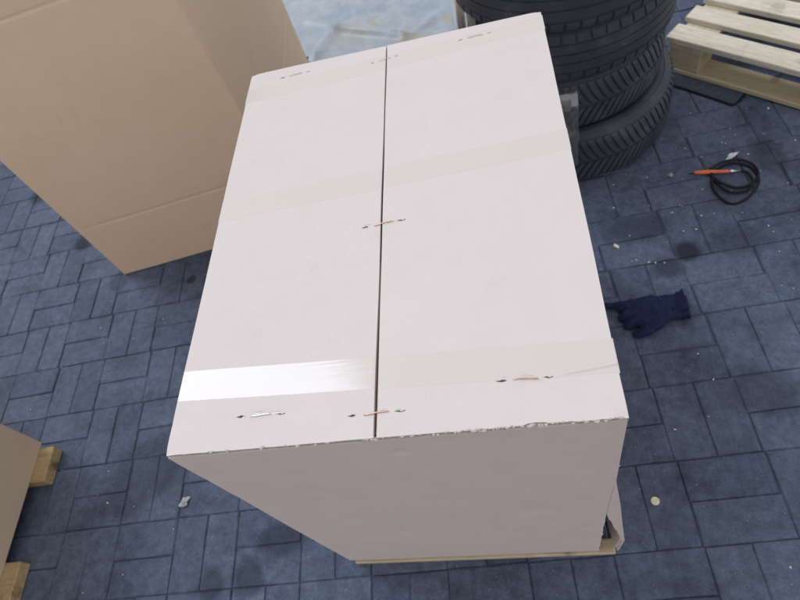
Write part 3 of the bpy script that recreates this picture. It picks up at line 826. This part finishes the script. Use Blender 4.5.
# ------------------------------------------------------------------ work glove
def glove():
    t = thing('work_glove', 'navy blue knitted work glove lying crumpled on the paving beside the box', 'glove', (0, 0, 0))
    def capsule(bm, pts, rads, flat=1.0, seg=14, n=6):
        P = spline(pts, n); m = len(P)
        rr_ = []
        for i in range(m):
            f = i / (m - 1) * (len(rads) - 1); k = min(int(f), len(rads) - 2); rr_.append(rads[k] + (rads[k + 1] - rads[k]) * (f - k))
        for p, r in zip(P, rr_):
            mat = Matrix.Translation(p) @ Matrix.Diagonal((r, r, r * flat, 1))
            bmesh.ops.create_icosphere(bm, subdivisions=2, radius=1, matrix=mat)
    bm = bmesh.new()
    # back of the hand
    for a, b in (((-.085, -.150, .016), (-.185, -.142, .017)), ((-.082, -.170, .018), (-.190, -.168, .019)), ((-.080, -.190, .016), (-.180, -.195, .016))):
        capsule(bm, [a, tuple((p + q) / 2 + (0.002 if i == 2 else 0) for i, (p, q) in enumerate(zip(a, b))), b], [.022, .024, .021], .72, n=8)
    # stretched index finger, the others folded under
    capsule(bm, [(-.180, -.136, .017), (-.215, -.134, .014), (-.255, -.126, .011), (-.285, -.120, .010)], [.0135, .0115, .0105, .009], .9)
    capsule(bm, [(-.180, -.146, .020), (-.212, -.146, .024), (-.222, -.150, .012), (-.200, -.154, .009)], [.014, .0125, .011, .010])
    capsule(bm, [(-.182, -.170, .020), (-.216, -.174, .024), (-.228, -.179, .012), (-.205, -.182, .009)], [.014, .0125, .011, .010])
    capsule(bm, [(-.178, -.192, .018), (-.207, -.199, .020), (-.220, -.206, .011), (-.200, -.206, .009)], [.0135, .0120, .0105, .009])
    # thumb
    capsule(bm, [(-.110, -.196, .016), (-.142, -.216, .017), (-.172, -.230, .014), (-.197, -.236, .011)], [.019, .019, .0175, .0145], .85)
    me = from_bm(bm, 'tmp_hand')
    tmp = link('tmp_hand', me)
    rm = tmp.modifiers.new('r', 'REMESH'); rm.mode = 'VOXEL'; rm.voxel_size = .0028; rm.use_smooth_shade = True
    sm = tmp.modifiers.new('s', 'SMOOTH'); sm.factor = .5; sm.iterations = 3
    dg = bpy.context.evaluated_depsgraph_get()
    hand = bpy.data.meshes.new_from_object(tmp.evaluated_get(dg))
    bpy.data.objects.remove(tmp)
    for v in hand.vertices:
        p = v.co
        n = mnoise.noise(p * 48) * .0055 + mnoise.noise(p * 130 + Vector((5, 1, 2))) * .0015
        w = min(1, max(0, (p.z - .002) / .012))
        v.co = p + v.normal * n * w
        # wrinkles across the wrist
        if p.x > -.14: v.co.z += .0009 * math.sin(p.x * 520 + 3 * mnoise.noise(p * 40)) * w
        v.co.z = max(v.co.z, .0008)
    for p in hand.polygons: p.use_smooth = True
    hand.materials.clear(); hand.materials.append(M['glove'])
    h = link('hand', hand, None, t)
    # ruffled ribbed cuff
    bm = bmesh.new(); n = 64; rows = []
    for j in range(9):
        f = j / 8; row = []
        for k in range(n):
            a = 2 * math.pi * k / n
            ruf = (1 + .20 * f * math.sin(a * 9 + f * 2) + .25 * f * mnoise.noise(Vector((math.cos(a) * 3, math.sin(a) * 3, f * 4))))
            wy = (.036 - .004 * f + .010 * f * f) * ruf; wz = (.013 + .005 * math.sin(f * 3.1) + .003 * math.sin(a * 6 + f * 5) * f) * ruf
            x = -.092 + .046 * f + .004 * mnoise.noise(Vector((a * 2, f * 2, 3))); 
            y = -.168 + .006 * f + wy * math.cos(a) - .004 * math.sin(f * 3)
            z = max(.001, .015 + wz * math.sin(a) + .0018 * math.sin(f * 22))
            row.append(bm.verts.new((x + .10 * (y + .165) * f * .6, y, z)))
        rows.append(row)
    for A, B in zip(rows, rows[1:]):
        for k in range(n): bm.faces.new((A[k], A[(k + 1) % n], B[(k + 1) % n], B[k]))
    bmesh.ops.recalc_face_normals(bm, faces=bm.faces)
    cme = from_bm(bm, 'cuff', True); o = link('cuff', cme, M['glove_cuff'], t)
    so = o.modifiers.new('t', 'SOLIDIFY'); so.thickness = .002; so.offset = 1
glove()

# ------------------------------------------------------------------ small litter
def litter():
    rl = random.Random(21)
    def scrap(name, label, cat, mat, x, y, size, flat, seed, stretch=1.0, rz=0.0):
        bm = bmesh.new(); bmesh.ops.create_icosphere(bm, subdivisions=2, radius=1)
        for v in bm.verts:
            n = 1 + .7 * mnoise.noise(v.co * 1.6 + Vector((seed, 0, 0))) + .3 * mnoise.noise(v.co * 4 + Vector((0, seed, 0)))
            v.co = Vector((v.co.x * size * stretch, v.co.y * size, v.co.z * size * flat)) * n
        z0 = min(v.co.z for v in bm.verts)
        for v in bm.verts: v.co.z -= z0 - .0008
        o = link(name, from_bm(bm, name), mat); o.location = (x, y, 0); o.rotation_euler.z = rz
        tag(o, label, cat)
    scrap('foil_scrap', 'crumpled silvery scrap on the paving left of the large box', 'scrap', M['foil'], -1.580, -.554, .010, .4, 1.0, 1.8, .9)
    scrap('paper_scrap', 'white paper scrap beside the coiled black cable', 'scrap', M['paper'], .256, .364, .009, .45, 2.0, 2.2, .55)
    scrap('paper_scrap', 'small whitish scrap on the paving by the front right box corner', 'scrap', M['paper'], -.318, -.465, .0075, .4, 5.0, 1.3, .2)
    scrap('foil_scrap', 'tiny shiny scrap on the paving between tyres and cable', 'scrap', M['foil'], .055, .335, .007, .5, 8.0, 1.2, .2)
    scrap('leaf_scrap', 'tiny yellowish scrap on the paving above the glove', 'scrap', M['seed'], -.178, .091, .005, .3, 3.0, 2.2, -.9)
    bm = bmesh.new(); n = 28; lo = []; hi = []
    for k in range(n):
        a = 2 * math.pi * k / n; r = .0105 * (1 + .06 * mnoise.noise(Vector((math.cos(a), math.sin(a), 2))))
        lo.append(bm.verts.new((r * math.cos(a), r * math.sin(a), .0008))); hi.append(bm.verts.new((r * .93 * math.cos(a), r * .93 * math.sin(a), .0032)))
    bm.faces.new(hi)
    for k in range(n): bm.faces.new((lo[k], lo[(k + 1) % n], hi[(k + 1) % n], hi[k]))
    o = link('round_disc', from_bm(bm, 'round_disc'), M['seed']); o.location = (-.274, -.693, 0)
    tag(o, 'pale yellow round disc on the paving right of the large box', 'disc')
    bm = bmesh.new()
    spots = []
    for k in range(150):
        zone = rl.random()
        if zone < .5: x, y = rl.uniform(-.15, .5), rl.uniform(-.05, .75)
        elif zone < .66: x, y = rl.uniform(-.4, .4), rl.uniform(-.9, .1)
        else: x, y = rl.uniform(-2.3, -1.1), rl.uniform(-.9, .6)
        spots.append((x, y, rl.uniform(.0008, .0024) * (1.4 if zone < .5 and rl.random() < .3 else 1)))
    for x, y, r in spots:
        a0 = rl.uniform(0, 6); st = rl.uniform(.6, 2.2); base = len(bm.verts)
        vs = [bm.verts.new((x + r * (st * math.cos(a) * math.cos(a0) - math.sin(a) * math.sin(a0)) * rl.uniform(.6, 1.2), y + r * (st * math.cos(a) * math.sin(a0) + math.sin(a) * math.cos(a0)) * rl.uniform(.6, 1.2), .0012)) for a in [2 * math.pi * k / 6 for k in range(6)]]
        top = bm.verts.new((x, y, .0012 + r * .7))
        for k in range(6): bm.faces.new((vs[k], vs[(k + 1) % 6], top))
    o = link('litter_crumbs', from_bm(bm, 'litter_crumbs'), M['paper']); tag(o, 'tiny white crumbs scattered over the paving', 'crumbs', kind='stuff')
litter()
